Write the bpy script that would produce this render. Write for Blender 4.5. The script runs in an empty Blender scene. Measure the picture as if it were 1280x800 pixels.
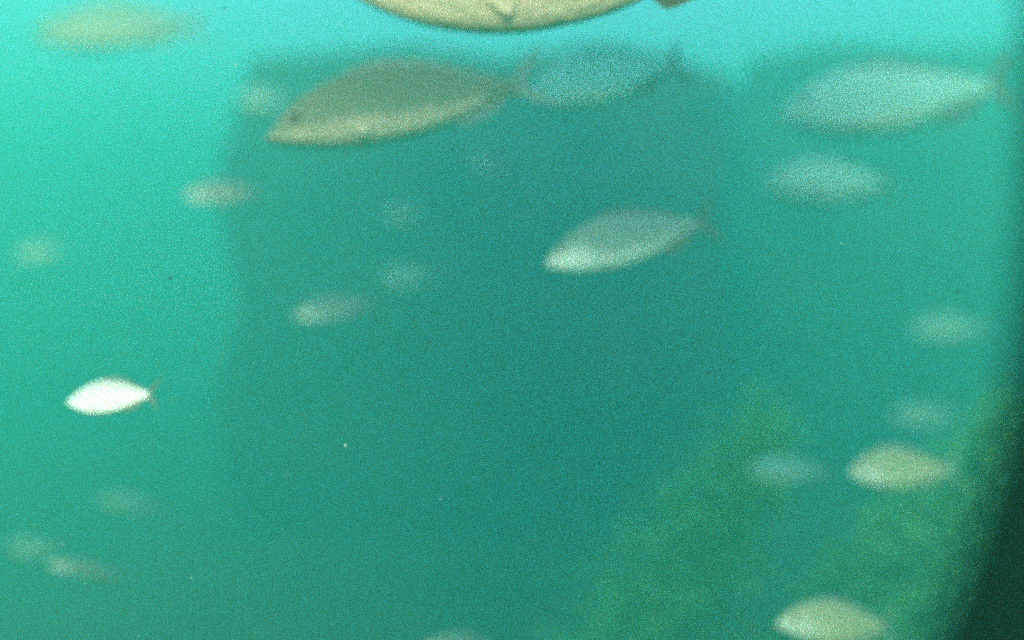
import bpy, math, random
import numpy as np
from mathutils import Vector, Matrix, noise

R = math.radians
random.seed(7)
scene = bpy.context.scene
col = scene.collection

# ------------------------------------------------------------------ camera
CAM = Vector((0.0, 0.0, 0.95))          # metres above the sea bed
FPX = 1125.0                            # focal length in photo pixels (photo is 1280 x 800)
cam_data = bpy.data.cameras.new('camera')
cam = bpy.data.objects.new('camera', cam_data)
col.objects.link(cam)
cam.location = CAM
cam.rotation_euler = (R(90), 0, 0)
cam_data.sensor_width = 36.0
cam_data.lens = 36.0 * FPX / 1280.0
cam_data.clip_start = 0.02
cam_data.clip_end = 500.0
cam_data.dof.use_dof = True
cam_data.dof.focus_distance = 0.57
APERTURE = 0.023
cam_data.dof.aperture_fstop = (cam_data.lens / 1000.0) / APERTURE
scene.camera = cam

# ------------------------------------------------------------------ light
SUN_ELEV, SUN_AZ = R(46), R(-174)        # azimuth from +Y (ahead of the lens), negative = to the left
sun_dir = Vector((math.sin(SUN_AZ) * math.cos(SUN_ELEV), math.cos(SUN_AZ) * math.cos(SUN_ELEV), math.sin(SUN_ELEV)))
world = bpy.data.worlds.new('World')
scene.world = world
world.use_nodes = True
wn = world.node_tree
sky = wn.nodes.new('ShaderNodeTexSky')
sky.sky_type = 'NISHITA'
sky.sun_disc = False
sky.ozone_density = 4.0
sky.sun_elevation = SUN_ELEV
sky.sun_rotation = SUN_AZ
wn.links.new(sky.outputs[0], wn.nodes['Background'].inputs[0])
wn.nodes['Background'].inputs[1].default_value = 0.065
sl = bpy.data.lights.new('sun', 'SUN')
sl.energy = 1.5
sl.angle = R(35)
sl.color = (1.0, 0.97, 0.52)
sun = bpy.data.objects.new('sun', sl)
col.objects.link(sun)
sun.rotation_euler = (-sun_dir).to_track_quat('-Z', 'Y').to_euler()

scene.view_settings.view_transform = 'Standard'
scene.view_settings.look = 'None'
scene.view_settings.exposure = 4.65
scene.view_settings.gamma = 1.0
scene.cycles.use_denoising = False
scene.cycles.use_adaptive_sampling = True
scene.cycles.adaptive_threshold = 0.2
scene.cycles.adaptive_min_samples = 72
scene.cycles.max_bounces = 3
scene.cycles.volume_bounces = 1
scene.cycles.diffuse_bounces = 1
scene.cycles.glossy_bounces = 2
scene.cycles.transmission_bounces = 2
scene.cycles.caustics_reflective = False
scene.cycles.caustics_refractive = False
scene.cycles.sample_clamp_indirect = 0.4
scene.cycles.pixel_filter_type = 'BLACKMAN_HARRIS'
scene.cycles.filter_width = 2.2


def at(px, py, d):
    """the point d metres ahead of the lens in the direction of photo pixel (px, py)"""
    return Vector(((px - 640.0) / FPX * d, d, CAM.z - (py - 400.0) / FPX * d))


# ------------------------------------------------------------------ materials
def new_mat(name):
    m = bpy.data.materials.new(name)
    m.use_nodes = True
    return m, m.node_tree.nodes, m.node_tree.links, m.node_tree.nodes['Principled BSDF']


def ramp(nodes, stops):
    r = nodes.new('ShaderNodeValToRGB')
    els = r.color_ramp.elements
    while len(els) < len(stops):
        els.new(0.5)
    for e, (p, c) in zip(els, stops):
        e.position = p
        e.color = (*c, 1)
    return r


def fish_mat(name, back, flank, belly, metallic, rough, line=-0.02, spread=0.13, cheek=0.0):
    """counter-shaded skin: dark back, silvery flank, pale belly, scale relief; local z is the height on the fish"""
    m, n, l, b = new_mat(name)
    tc = n.new('ShaderNodeTexCoord')
    sep = n.new('ShaderNodeSeparateXYZ')
    l.new(tc.outputs['Object'], sep.inputs[0])
    nz = n.new('ShaderNodeTexNoise')
    nz.inputs['Scale'].default_value = 9
    nz.inputs['Detail'].default_value = 3
    l.new(tc.outputs['Object'], nz.inputs['Vector'])
    add = n.new('ShaderNodeMath'); add.operation = 'MULTIPLY_ADD'
    l.new(nz.outputs['Fac'], add.inputs[0]); add.inputs[1].default_value = 0.07
    l.new(sep.outputs['Z'], add.inputs[2])
    mr = n.new('ShaderNodeMapRange')
    mr.inputs['From Min'].default_value = line - spread + 0.035
    mr.inputs['From Max'].default_value = line + spread + 0.035
    l.new(add.outputs[0], mr.inputs['Value'])
    rp = ramp(n, [(0.05, belly), (0.32, tuple(0.6 * p + 0.4 * q for p, q in zip(belly, flank))), (0.5, flank), (0.95, back)])
    l.new(mr.outputs[0], rp.inputs[0])
    # scales
    mp = n.new('ShaderNodeMapping'); mp.inputs['Scale'].default_value = (46, 46, 60)
    l.new(tc.outputs['Object'], mp.inputs[0])
    vo = n.new('ShaderNodeTexVoronoi'); vo.inputs['Scale'].default_value = 1.0
    l.new(mp.outputs[0], vo.inputs['Vector'])
    mix = n.new('ShaderNodeMix'); mix.data_type = 'RGBA'; mix.blend_type = 'MULTIPLY'
    mix.inputs['Factor'].default_value = 0.25
    vr = ramp(n, [(0.0, (1, 1, 1)), (0.8, (0.55, 0.55, 0.5))])
    l.new(vo.outputs['Distance'], vr.inputs[0])
    l.new(rp.outputs[0], mix.inputs['A']); l.new(vr.outputs[0], mix.inputs['B'])
    if cheek:
        # silvery cheek and lower jaw
        cv = n.new('ShaderNodeVectorMath'); cv.operation = 'DISTANCE'
        sc2 = n.new('ShaderNodeMapping'); sc2.inputs['Scale'].default_value = (1, 0.0, 1.6)
        l.new(tc.outputs['Object'], sc2.inputs[0]); l.new(sc2.outputs[0], cv.inputs[0])
        cv.inputs[1].default_value = (-0.33, 0, -0.085)
        cm = n.new('ShaderNodeMapRange'); cm.inputs['From Min'].default_value = 0.06; cm.inputs['From Max'].default_value = 0.17
        cm.inputs['To Min'].default_value = cheek; cm.inputs['To Max'].default_value = 0.0
        l.new(cv.outputs['Value'], cm.inputs['Value'])
        mx = n.new('ShaderNodeMix'); mx.data_type = 'RGBA'
        l.new(cm.outputs[0], mx.inputs['Factor']); l.new(mix.outputs['Result'], mx.inputs['A'])
        mx.inputs['B'].default_value = (0.95, 0.92, 0.88, 1)
        l.new(mx.outputs['Result'], b.inputs['Base Color'])
    else:
        l.new(mix.outputs['Result'], b.inputs['Base Color'])
    bp = n.new('ShaderNodeBump'); bp.inputs['Strength'].default_value = 0.25; bp.inputs['Distance'].default_value = 0.003
    l.new(vo.outputs['Distance'], bp.inputs['Height'])
    l.new(bp.outputs[0], b.inputs['Normal'])
    b.inputs['Metallic'].default_value = metallic
    b.inputs['Roughness'].default_value = rough
    return m


def plain_mat(name, c1, c2, scale, rough=0.8, bump=0.0, metallic=0.0):
    m, n, l, b = new_mat(name)
    tc = n.new('ShaderNodeTexCoord')
    nz = n.new('ShaderNodeTexNoise')
    nz.inputs['Scale'].default_value = scale
    nz.inputs['Detail'].default_value = 6
    nz.inputs['Roughness'].default_value = 0.65
    l.new(tc.outputs['Object'], nz.inputs['Vector'])
    rp = ramp(n, [(0.32, c1), (0.68, c2)])
    l.new(nz.outputs['Fac'], rp.inputs[0])
    l.new(rp.outputs[0], b.inputs['Base Color'])
    b.inputs['Roughness'].default_value = rough
    b.inputs['Metallic'].default_value = metallic
    if bump:
        bp = n.new('ShaderNodeBump'); bp.inputs['Strength'].default_value = bump; bp.inputs['Distance'].default_value = 0.02
        l.new(nz.outputs['Fac'], bp.inputs['Height'])
        l.new(bp.outputs[0], b.inputs['Normal'])
    return m


CREAM, SILVER = (0.80, 0.74, 0.60), (0.46, 0.46, 0.42)
M = {
    'bream': fish_mat('bream_skin', (0.20, 0.22, 0.15), (0.25, 0.26, 0.18), (0.86, 0.62, 0.47), 0.0, 0.55, line=-0.005, spread=0.08),
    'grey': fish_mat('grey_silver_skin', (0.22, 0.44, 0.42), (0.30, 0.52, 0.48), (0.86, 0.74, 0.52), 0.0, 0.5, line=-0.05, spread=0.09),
    'pale': fish_mat('pale_silver_skin', (0.24, 0.32, 0.31), (0.34, 0.40, 0.38), (0.90, 0.86, 0.80), 0.0, 0.5, line=-0.03, spread=0.1, cheek=0.95),
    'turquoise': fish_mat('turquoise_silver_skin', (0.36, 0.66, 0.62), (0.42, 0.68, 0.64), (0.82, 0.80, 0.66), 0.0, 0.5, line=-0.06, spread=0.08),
    'dun': fish_mat('dun_skin', (0.12, 0.20, 0.16), (0.20, 0.24, 0.17), (0.45, 0.40, 0.26), 0.0, 0.55, line=-0.03, spread=0.08),
    'cream': fish_mat('cream_skin', (0.44, 0.42, 0.25), (0.66, 0.61, 0.38), (0.88, 0.80, 0.54), 0.0, 0.5, cheek=0.7),
    'bright': fish_mat('bright_silver_skin', (0.70, 0.70, 0.69), (0.92, 0.91, 0.91), (0.95, 0.95, 0.94), 0.3, 0.35, line=0.03, spread=0.12),
    'fin': plain_mat('fin_membrane', (0.10, 0.11, 0.09), (0.18, 0.19, 0.16), 14, 0.6),
    'fin_pale': plain_mat('pale_fin_membrane', (0.22, 0.25, 0.24), (0.32, 0.36, 0.34), 14, 0.6),
    'iris': plain_mat('eye_iris', (0.10, 0.09, 0.05), (0.18, 0.16, 0.09), 30, 0.4),
    'pupil': plain_mat('eye_pupil', (0.01, 0.01, 0.01), (0.015, 0.015, 0.015), 5, 0.1),
    'block': plain_mat('weedy_concrete', (0.010, 0.016, 0.012), (0.035, 0.045, 0.034), 3.5, 0.95, 0.6),
    'sand': plain_mat('silty_sand', (0.022, 0.04, 0.014), (0.05, 0.08, 0.03), 5, 0.95, 0.5),
    'algae': plain_mat('green_weed', (0.14, 0.46, 0.13), (0.18, 0.54, 0.16), 6, 0.95, 0.8),
    'post': plain_mat('dark_weedy_post', (0.002, 0.004, 0.003), (0.006, 0.016, 0.008), 14, 0.9, 0.6),
}

M['post'].node_tree.nodes['Principled BSDF'].inputs['Specular IOR Level'].default_value = 0.1

# ------------------------------------------------------------------ helpers
def mesh_obj(name, verts, faces, mat, parent=None, smooth=True):
    me = bpy.data.meshes.new(name)
    me.from_pydata([tuple(v) for v in verts], [], faces)
    me.materials.append(mat)
    if smooth:
        me.polygons.foreach_set('use_smooth', [True] * len(me.polygons))
    me.update()
    o = bpy.data.objects.new(name, me)
    col.objects.link(o)
    o.parent = parent
    return o


def interp(x, pts):
    xs, ys = zip(*pts)
    # smooth monotone-ish interpolation
    i = int(np.searchsorted(xs, x)) - 1
    i = max(0, min(len(xs) - 2, i))
    t = (x - xs[i]) / (xs[i + 1] - xs[i])
    t = max(0.0, min(1.0, t))
    def slope(k):
        if k == 0: return (ys[1] - ys[0]) / (xs[1] - xs[0])
        if k == len(xs) - 1: return (ys[-1] - ys[-2]) / (xs[-1] - xs[-2])
        return (ys[k + 1] - ys[k - 1]) / (xs[k + 1] - xs[k - 1])
    h = xs[i + 1] - xs[i]
    m0, m1 = slope(i) * h, slope(i + 1) * h
    return ((2*t**3 - 3*t**2 + 1) * ys[i] + (t**3 - 2*t**2 + t) * m0 + (-2*t**3 + 3*t**2) * ys[i+1] + (t**3 - t**2) * m1)


# A bream-like fish one unit long from nose (x = -0.45) to tail tips (x = +0.55), swimming towards -x
TOP = [(0, -0.022), (0.03, 0.012), (0.08, 0.058), (0.16, 0.108), (0.28, 0.150), (0.40, 0.160), (0.55, 0.140), (0.70, 0.092), (0.80, 0.052), (0.87, 0.034)]
BOT = [(0, -0.034), (0.03, -0.055), (0.08, -0.082), (0.16, -0.112), (0.28, -0.136), (0.40, -0.138), (0.55, -0.120), (0.70, -0.074), (0.80, -0.040), (0.87, -0.030)]
WID = [(0, 0.010), (0.03, 0.022), (0.08, 0.038), (0.16, 0.054), (0.28, 0.066), (0.40, 0.066), (0.55, 0.054), (0.70, 0.034), (0.80, 0.019), (0.87, 0.011)]


def make_fish(nose, tail, depth, mat, label, deep=1.0, ddepth=0.0, roll=R(-12), bend=None, fin='fin', group=None, cat='fish', name='fish', belly=1.0, thin=0.66):
    """nose, tail: photo pixels of the snout and the tail tips; depth: metres to the snout, ddepth: tail minus nose"""
    a, b = at(*nose, depth), at(*tail, depth + ddepth)
    axis = b - a
    L = axis.length
    ex = axis.normalized()
    if bend is None:
        bend = random.uniform(-0.22, 0.22)
    deep *= math.hypot(axis.x, axis.z) / L          # heights are given against the length as seen from the side
    ey = Vector((0, 0, 1)).cross(ex).normalized()
    ez = ex.cross(ey).normalized()
    rm = Matrix((ex, ey, ez)).transposed() @ Matrix.Rotation(roll, 3, 'X')
    root = bpy.data.objects.new(name, None)
    root.empty_display_size = 0.05
    col.objects.link(root)
    root.matrix_world = Matrix.Translation(a + ex * 0.45 * L) @ rm.to_4x4() @ Matrix.Diagonal((L, L, L, 1))
    root['label'] = label
    root['category'] = cat
    if group:
        root['group'] = group

    def flex(x, y, z):
        t = max(0.0, x + 0.1)
        return (x, thin * y + bend * t * t, z * deep * (belly if z < 0 else 1.0))

    # body: one closed loft
    NS, NR = 44, 26
    verts, faces = [], []
    for i in range(NS + 1):
        u = i / NS
        t = 0.87 * (u ** 1.25)
        zt, zb, w = interp(t, TOP), interp(t, BOT), interp(t, WID)
        # gill cover edge: a slight swelling that drops away behind the head
        g = math.exp(-((t - 0.215) / 0.018) ** 2) * 0.004
        zc, hh = (zt + zb) / 2, (zt - zb) / 2
        for k in range(NR):
            p = 2 * math.pi * k / NR
            c, s = math.cos(p), math.sin(p)
            yy = (w + g) * math.copysign(abs(c) ** 0.7, c) * (1 - 0.22 * s)
            verts.append(flex(-0.45 + t, yy, zc + hh * math.copysign(abs(s) ** 1.05, s)))
    for i in range(NS):
        for k in range(NR):
            k2 = (k + 1) % NR
            faces.append((i * NR + k, i * NR + k2, (i + 1) * NR + k2, (i + 1) * NR + k))
    faces.append(tuple(range(NR - 1, -1, -1)))
    faces.append(tuple(NS * NR + k for k in range(NR)))
    mesh_obj('body', verts, faces, mat, root)

    def fin_sheet(nm, outline, yf, thick, parent=root, fm=None):
        """outline: list of (base point, edge point) pairs in x,z; yf(x, z, s) gives the sideways offset"""
        vs, fs = [], []
        n = len(outline)
        for side in (-1, 1):
            for (bx, bz), (tx, tz) in outline:
                for q in (0.0, 0.5, 1.0):
                    x, z = bx + (tx - bx) * q, bz + (tz - bz) * q
                    vs.append(flex(x, yf(q) + side * thick * (1 - 0.85 * q), z))
        def idx(s, i, q): return s * n * 3 + i * 3 + q
        for i in range(n - 1):
            for q in range(2):
                fs.append((idx(0, i, q), idx(0, i + 1, q), idx(0, i + 1, q + 1), idx(0, i, q + 1)))
                fs.append((idx(1, i, q), idx(1, i, q + 1), idx(1, i + 1, q + 1), idx(1, i + 1, q)))
            fs.append((idx(0, i, 2), idx(0, i + 1, 2), idx(1, i + 1, 2), idx(1, i, 2)))
            fs.append((idx(0, i, 0), idx(1, i, 0), idx(1, i + 1, 0), idx(0, i + 1, 0)))
        for i in (0, n - 1):
            for q in range(2):
                fs.append((idx(0, i, q), idx(0, i, q + 1), idx(1, i, q + 1), idx(1, i, q)))
        return mesh_obj(nm, vs, fs, fm or M[fin], parent, smooth=False)

    def ztop(x): return interp(x + 0.45, TOP)
    def zbot(x): return interp(x + 0.45, BOT)
    # spiny dorsal fin: a scalloped edge, each scallop one spine
    o = []
    N = 23
    for i in range(N):
        u = i / (N - 1)
        x = -0.17 + 0.50 * u
        h = 0.036 * math.sin(math.pi * min(1, u * 1.15 + 0.08)) ** 0.6 * (1 - 0.45 * u)
        if u < 0.6:
            h *= 1.0 if i % 2 == 0 else 0.72
        o.append(((x, ztop(x) - 0.012), (x + 0.03, ztop(x) + max(h, 0.004))))
    fin_sheet('dorsal_fin', o, lambda q: 0, 0.004)
    o = []
    for i in range(11):
        u = i / 10
        x = 0.16 + 0.19 * u
        h = 0.036 * math.sin(math.pi * min(1, 0.2 + u * 0.8)) ** 0.7
        o.append(((x, zbot(x) + 0.010), (x + 0.035, zbot(x) - max(h, 0.004))))
    fin_sheet('anal_fin', o, lambda q: 0, 0.004)
    # forked tail
    o = []
    for i in range(15):
        v = -1 + 2 * i / 14
        s = abs(v)
        o.append(((0.405, 0.028 * v + 0.002), (0.455 + 0.095 * s ** 1.3, 0.150 * v * (0.55 + 0.45 * s) + 0.004)))
    fin_sheet('tail_fin', o, lambda q: 0, 0.006)
    for sgn in (-1, 1):
        o = []
        for i in range(8):
            u = i / 7
            ang = R(-42 + 46 * u)
            ln = 0.10 * (0.55 + 0.45 * math.sin(math.pi * (0.25 + 0.6 * u)))
            bx, bz = -0.215, -0.055 + 0.030 * u
            o.append(((bx, bz), (bx + ln * math.cos(ang), bz + ln * math.sin(ang))))
        fin_sheet('pectoral_fin', o, lambda q, g=sgn: g * (0.062 + 0.016 * q), 0.003, fm=mat)
        o = []
        for i in range(6):
            u = i / 5
            bx = -0.17 + 0.035 * u
            o.append(((bx, zbot(bx) + 0.045), (bx + 0.07 + 0.02 * u, zbot(bx) + 0.012 + 0.008 * u)))
        fin_sheet('pelvic_fin', o, lambda q, g=sgn: g * (0.040 + 0.004 * q), 0.003, fm=mat)
        # eye with pupil
        ew = interp(0.105, WID) * 0.86
        vs, fs = [], []
        def disc(cx, cz, r, y0, dome):
            vs, fs = [], []
            for ring in range(5):
                a_ = ring / 4 * math.pi / 2
                for k in range(16):
                    p = 2 * math.pi * k / 16
                    x, y, z = flex(cx + r * math.cos(a_) * math.cos(p), sgn * (y0 + dome * math.sin(a_)), 0)
                    vs.append((x, y, (cz * deep) + r * math.cos(a_) * math.sin(p)))
            for ring in range(4):
                for k in range(16):
                    k2 = (k + 1) % 16
                    fs.append((ring * 16 + k, ring * 16 + k2, ring * 16 + 16 + k2, ring * 16 + 16 + k))
            fs.append(tuple(range(15, -1, -1)))
            return vs, fs
        vs, fs = disc(-0.345, 0.018, 0.024, ew - 0.008, 0.014)
        eye = mesh_obj('eye', vs, fs, M['iris'], root)
        vs, fs = disc(-0.345, 0.018, 0.012, ew + 0.002, 0.007)
        mesh_obj('pupil', vs, fs, M['pupil'], eye)
    return root


def rough_block(name, lo, hi, mat, label, cat, amp=0.05, n=(14, 6, 14), seed=0.0, taper=0.0, lean=0.0):
    """a weathered block: a gridded box whose faces are eroded by noise, edges rounded"""
    c = (Vector(lo) + Vector(hi)) / 2
    h = (Vector(hi) - Vector(lo)) / 2
    verts, faces, index = [], [], {}
    def vid(p):
        key = tuple(round(q, 5) for q in p)
        if key not in index:
            index[key] = len(verts)
            verts.append(p)
        return index[key]
    for ax in range(3):
        u, v = (ax + 1) % 3, (ax + 2) % 3
        for sg in (-1, 1):
            for i in range(n[u]):
                for j in range(n[v]):
                    q = []
                    for di, dj in ((0, 0), (1, 0), (1, 1), (0, 1)):
                        p = [0, 0, 0]
                        p[ax] = sg
                        p[u] = -1 + 2 * (i + di) / n[u]
                        p[v] = -1 + 2 * (j + dj) / n[v]
                        q.append(vid(tuple(p)))
                    faces.append(tuple(q) if sg > 0 else tuple(reversed(q)))
    out = []
    for p in verts:
        d = Vector((p[0] * h[0], p[1] * h[1], p[2] * h[2]))
        corner = sorted(abs(x) for x in p)
        d *= 1 - 0.05 * max(0, corner[1] - 0.8) / 0.2
        s = Vector(((d.x) * 2.1 + seed, d.y * 2.1, d.z * 2.1))
        d += Vector((noise.noise(s), noise.noise(s + Vector((7, 3, 1))), noise.noise(s + Vector((2, 9, 5))))) * amp
        d.x *= 1 - taper * p[2]
        d.x += lean * p[2]
        out.append(d + Vector((0, 0, h[2])))
    o = mesh_obj(name, out, faces, mat)
    o.location = (c.x, c.y, lo[2])
    if label:
        o['label'] = label
        o['category'] = cat
    return o


# ------------------------------------------------------------------ setting
# sea bed: gently rippled silt
n = 90
S = 13.0
vs, fs = [], []
for j in range(n + 1):
    for i in range(n + 1):
        x, y = -S + 2 * S * i / n, -S + 2 * S * j / n
        z = 0.10 * noise.noise(Vector((x * 0.5, y * 0.5, 0))) + 0.04 * noise.noise(Vector((x * 1.7, y * 1.7, 3)))
        vs.append((x, y, z))
for j in range(n):
    for i in range(n):
        k = j * (n + 1) + i
        fs.append((k, k + 1, k + n + 2, k + n + 1))
bed = mesh_obj('seabed', vs, fs, M['sand'])
bed['kind'] = 'structure'

# the dark pier block behind the shoal, and an unseen slab added overhead to shade the water before it
DB = 3.8
TOPZ = at(0, 50, DB).z
XL, XR = at(270, 0, DB).x, at(922, 0, DB).x
rough_block('pier_block', (XL, DB, -0.5), (XR, DB + 1.3, TOPZ), M['block'],
            'large dark upright block looming through the murk behind the shoal', 'pier', amp=0.09, n=(22, 14, 26), seed=1.3)
rough_block('shade_slab', (-0.80, -1.20, 2.75), (0.74, 1.70, 3.28), M['block'],
            'unseen dark slab added overhead to shade the water before the block', 'shade_slab', amp=0.015, n=(22, 22, 6), seed=3.3)
DW = 4.6
rough_block('sea_wall', (at(930, 0, DW).x, DW, -0.15), (at(1800, 0, DW).x, DW + 1.0, at(0, 48, DW).z), M['block'],
            'faint long wall half lost in green haze beyond the dark block', 'wall', amp=0.05, n=(40, 10, 24), seed=5.1)

# ------------------------------------------------------------------ fish
G = 'shoal of fish swimming the same way'
F = make_fish
F((330, 166), (684, 108), 0.84, M['bream'], 'large brown-backed fish with cream belly and forked tail, most solid of the shoal', deep=1.06, ddepth=0.10, bend=-0.10, fin='fin_pale', group=G, belly=0.72)
F((430, -34), (1010, -95), 0.44, M['bream'], 'very large tan-bellied fish close to the lens, above the brown-backed fish', deep=1.12, ddepth=0.05, group=G, thin=0.42, roll=R(4), bend=0.0)
F((655, 117), (860, 80), 1.15, M['turquoise'], 'pale turquoise fish right behind the forked tail of the brown-backed fish', deep=1.05, ddepth=0.05, group=G)
F((972, 140), (1262, 112), 1.5, M['turquoise'], 'big pale green fish with thin cream belly edge near the dark post', deep=0.88, ddepth=0.15, group=G)
F((955, 230), (1125, 228), 1.8, M['turquoise'], 'faint hazy fish just under the big pale green fish', deep=0.9, ddepth=0.15, group=G)
F((680, 326), (902, 272), 0.92, M['pale'], 'silver fish with bright snout and forked tail before the dark block', deep=0.95, ddepth=0.05, bend=0.06, group=G)
F((230, 243), (330, 241), 1.5, M['pale'], 'small pale fish with bright lower jaw below the brown-backed fish', deep=1.0, ddepth=0.02, group=G)
F((476, 267), (545, 268), 2.0, M['grey'], 'tiny bluish hazy fish above the faintest fish before the block', deep=1.0, ddepth=0.02, group=G)
F((590, 200), (648, 214), 1.7, M['pale'], 'tiny bluish blurred fish below the forked tail of the brown-backed fish', deep=1.2, ddepth=0.03, group=G)
F((474, 344), (548, 348), 2.6, M['grey'], 'faintest tiny fish, nearly lost before the dark block', deep=1.2, ddepth=0.02, group=G)
F((366, 394), (478, 378), 1.3, M['pale'], 'small soft grey fish with bright snout before the left edge of the block', deep=1.0, ddepth=0.08, group=G)
F((84, 499), (202, 496), 0.74, M['bright'], 'brilliant white gleaming small fish', deep=1.45, ddepth=0.01, roll=R(-32), fin='fin', group=G)
F((120, 622), (212, 640), 1.7, M['grey'], 'faint small fish tilted tail down below the white fish', deep=1.0, ddepth=0.10, group=G)
F((8, 682), (80, 690), 1.8, M['grey'], 'faint small fish next to the low fish with a bright snout', deep=1.2, ddepth=0.06, group=G)
F((60, 704), (155, 722), 1.15, M['pale'], 'lowest small yellowish fish with a bright snout tilted tail down', deep=0.9, ddepth=0.08, group=G)
F((1138, 411), (1240, 411), 2.6, M['grey'], 'dim greenish fish beside the dark post, above the dimmer one', deep=0.9, ddepth=0.08, group=G)
F((1112, 520), (1208, 520), 2.4, M['grey'], 'very dim small fish above the cream fish', deep=0.85, ddepth=0.06, group=G)
F((1062, 588), (1190, 588), 1.1, M['cream'], 'small cream-yellow fish above the seaweed', deep=0.95, ddepth=0.12, fin='fin_pale', group=G)
F((932, 586), (1040, 592), 1.42, M['grey'], 'dim fish in front of the snout of the cream-yellow fish', deep=0.85, ddepth=0.08, group=G)
F((970, 776), (1126, 786), 0.9, M['cream'], 'pale cream fish close over the base of the seaweed', deep=0.82, ddepth=0.12, fin='fin_pale', group=G)
F((528, 808), (632, 812), 1.2, M['pale'], 'pale fish with only its back showing low before the block', deep=1.0, ddepth=0.06, group=G)
F((40, 38), (262, 30), 2.8, M['dun'], 'dim warm-bellied fish high up left of the brown-backed fish', deep=1.0, ddepth=0.1, group=G)
F((18, 318), (82, 312), 2.8, M['grey'], 'barely visible small fish above the white fish', deep=1.2, ddepth=0.04, group=G)
F((298, 122), (372, 126), 2.6, M['grey'], 'faint pale fish hidden behind the snout of the brown-backed fish', deep=1.3, ddepth=0.05, group=G)

# ------------------------------------------------------------------ bed rocks, post
def weed_bush(base, mid, tip, sigma, count, label, seed):
    """a leaning bush of feathery weed: branching stems rooted in the bed, small ribbon leaflets all along them"""
    rg = random.Random(seed)
    root = bpy.data.objects.new('seaweed', None)
    root.empty_display_size = 0.05
    col.objects.link(root)
    root.location = base
    root['label'] = label
    root['category'] = 'seaweed'
    root['group'] = 'leaning seaweed bushes'
    b, m, t = Vector((0, 0, 0)), Vector(mid) - Vector(base), Vector(tip) - Vector(base)
    def axis(u):
        return b * (1 - u) ** 2 + m * (2 * u * (1 - u)) + t * u * u
    # stems
    vs, fs = [], []
    def tube(pts, r0, r1):
        o = len(vs)
        for i, p in enumerate(pts):
            r = r0 + (r1 - r0) * i / (len(pts) - 1)
            for k in range(5):
                a = 2 * math.pi * k / 5
                vs.append((p.x + r * math.cos(a), p.y + r * math.sin(a), p.z))
        for i in range(len(pts) - 1):
            for k in range(5):
                k2 = (k + 1) % 5
                fs.append((o + i * 5 + k, o + i * 5 + k2, o + i * 5 + 5 + k2, o + i * 5 + 5 + k))
    tube([axis(i / 12) for i in range(13)], 0.010, 0.003)
    for q in range(26):
        u = 0.1 + 0.85 * rg.random()
        d = Vector((rg.gauss(0, 1), rg.gauss(0, 1), rg.gauss(0.4, 0.6))) * sigma * 1.1
        tube([axis(u), axis(u) + d * 0.5 + Vector((0, 0, 0.01)), axis(u) + d], 0.004, 0.001)
    mesh_obj('stem', vs, fs, M['algae'], root)
    vs, fs = [], []
    for q in range(count):
        u = rg.random() ** 0.8
        f = 1.0 if u < 0.75 else max(0.25, 1 - (u - 0.75) * 2.4)
        c = axis(u) + Vector((rg.gauss(0, sigma * f), rg.gauss(0, sigma * f), rg.gauss(0, sigma * 0.8)))
        if c.z + base[2] < 0.0:
            c.z = -base[2] + 0.01
        d = Vector((rg.gauss(0.5, 1), rg.gauss(0, 1), rg.gauss(0.6, 1))).normalized()
        w = d.cross(Vector((rg.gauss(0, 1), rg.gauss(0, 1), rg.gauss(0, 1)))).normalized()
        ln, wd = rg.uniform(0.012, 0.028), rg.uniform(0.003, 0.006)
        o = len(vs)
        cv = w.cross(d) * ln * 0.15
        vs += [c - w * wd * 0.4, c + w * wd * 0.4, c + d * ln * 0.5 + w * wd + cv, c + d * ln * 0.5 - w * wd + cv, c + d * ln]
        fs += [(o, o + 1, o + 2, o + 3), (o + 3, o + 2, o + 4)]
    lf = mesh_obj('foliage', vs, fs, M['algae'], root)
    lf['kind'] = 'stuff'
    return root

weed_bush((0.08, 1.75, 0.0), (0.25, 1.73, 0.40), (0.48, 1.70, 0.71), 0.062, 7000, 'leaning green seaweed bush low in front of the dark block', 3)
weed_bush((0.38, 1.56, 0.0), (0.56, 1.54, 0.40), (0.85, 1.52, 0.74), 0.062, 7500, 'leaning green seaweed bush beside the dark post, under the cream-yellow fish', 5)

# dark post close to the lens on the right
def post():
    N, K = 60, 20
    vs, fs = [], []
    p0, p1 = Vector((0.127, 0.17, 0.0)), Vector((0.136, 0.17, 1.9))
    for i in range(N + 1):
        u = i / N
        c = p0.lerp(p1, u)
        low = max(0.0, min(1.0, (0.975 - c.z) / 0.12))
        r = 0.030 + 0.030 * low * low
        for k in range(K):
            a = 2 * math.pi * k / K
            f = 1 + 0.10 * noise.noise(Vector((math.cos(a) * 1.5, math.sin(a) * 1.5, c.z * 9)))
            vs.append((c.x + math.cos(a) * r * f, c.y + math.sin(a) * r * f, c.z))
    for i in range(N):
        for k in range(K):
            k2 = (k + 1) % K
            fs.append((i * K + k, i * K + k2, i * K + K + k2, i * K + K + k))
    fs.append(tuple(range(K - 1, -1, -1)))
    fs.append(tuple(N * K + k for k in range(K)))
    o = mesh_obj('post', vs, fs, M['post'])
    o['label'] = 'dark blurred weedy post thickening downwards, right beside the lens'
    o['category'] = 'post'
post()

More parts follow.
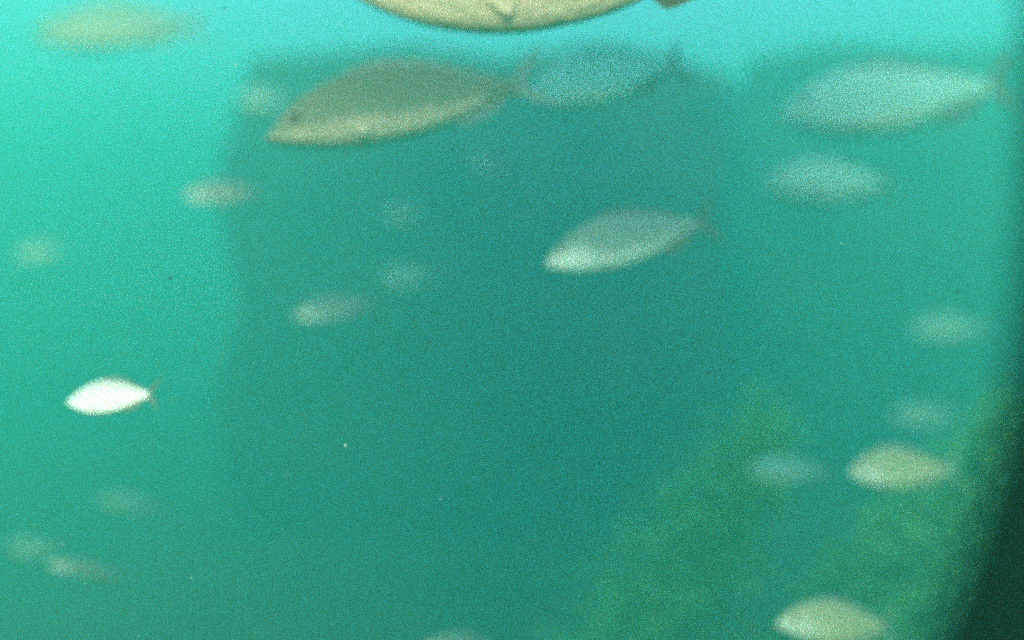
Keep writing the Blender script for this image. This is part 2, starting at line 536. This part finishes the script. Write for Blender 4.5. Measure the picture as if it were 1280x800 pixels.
# ------------------------------------------------------------------ suspended specks
rng = np.random.default_rng(11)
NP = 60000
P = np.stack([rng.uniform(-3.2, 3.2, NP), rng.uniform(-1.5, 4.6, NP), rng.uniform(0.05, 2.0, NP)], 1)
P = P[np.linalg.norm(P - np.array(CAM), axis=1) > 0.25]
NP = len(P)
s = 0.0004 * np.exp(rng.normal(0, 0.45, NP))
tet = np.array([(1, 1, 1), (-1, -1, 1), (-1, 1, -1), (1, -1, -1)], float) * 0.8
V = (P[:, None, :] + tet[None] * s[:, None, None] * rng.uniform(0.5, 1.3, (NP, 4, 1))).reshape(-1, 3)
T = (np.arange(NP)[:, None, None] * 4 + np.array([(0, 1, 2), (0, 3, 1), (0, 2, 3), (1, 3, 2)])[None]).reshape(-1, 3)
me = bpy.data.meshes.new('suspended_particles')
me.vertices.add(len(V)); me.vertices.foreach_set('co', V.ravel())
me.loops.add(T.size); me.loops.foreach_set('vertex_index', T.ravel().astype(np.int32))
me.polygons.add(len(T)); me.polygons.foreach_set('loop_start', np.arange(0, T.size, 3, dtype=np.int32))
me.update(calc_edges=True)
pm, pn, pl, pb = new_mat('marine_snow')
geo = pn.new('ShaderNodeNewGeometry')
rp = ramp(pn, [(0.0, (0.01, 0.02, 0.02)), (0.45, (0.03, 0.05, 0.04)), (0.5, (0.7, 0.6, 0.35)), (0.75, (0.9, 0.9, 0.85))])
pl.new(geo.outputs['Random Per Island'], rp.inputs[0])
pl.new(rp.outputs[0], pb.inputs['Base Color'])
pb.inputs['Roughness'].default_value = 0.8
me.materials.append(pm)
snow = bpy.data.objects.new('suspended_particles', me)
col.objects.link(snow)
snow['kind'] = 'stuff'
snow['label'] = 'tiny pale and dark specks drifting in the water'
snow['category'] = 'specks'

# ------------------------------------------------------------------ the murky water itself
bx0, bx1, by0, by1, bz0, bz1 = -13.5, 13.5, -13.5, 13.5, -1.2, 3.4
vs = [(x, y, z) for z in (bz0, bz1) for y in (by0, by1) for x in (bx0, bx1)]
fs = [(0, 2, 3, 1), (4, 5, 7, 6), (0, 1, 5, 4), (2, 6, 7, 3), (0, 4, 6, 2), (1, 3, 7, 5)]
hm = bpy.data.materials.new('murky_water')
hm.use_nodes = True
nt = hm.node_tree
nt.nodes.clear()
out = nt.nodes.new('ShaderNodeOutputMaterial')
pv = nt.nodes.new('ShaderNodeVolumePrincipled')
pv.inputs['Color'].default_value = (0.054, 0.52, 0.45, 1)
pv.inputs['Density'].default_value = 0.48
pv.inputs['Anisotropy'].default_value = 0.0
pv.inputs['Density Attribute'].default_value = ''
nt.links.new(pv.outputs[0], out.inputs['Volume'])
try:
    hm.cycles.homogeneous_volume = True
except Exception:
    pass
hz = mesh_obj('haze', vs, fs, hm, smooth=False)
hz['kind'] = 'stuff'
hz['label'] = 'murky blue-green water filling the whole view'
hz['category'] = 'water'
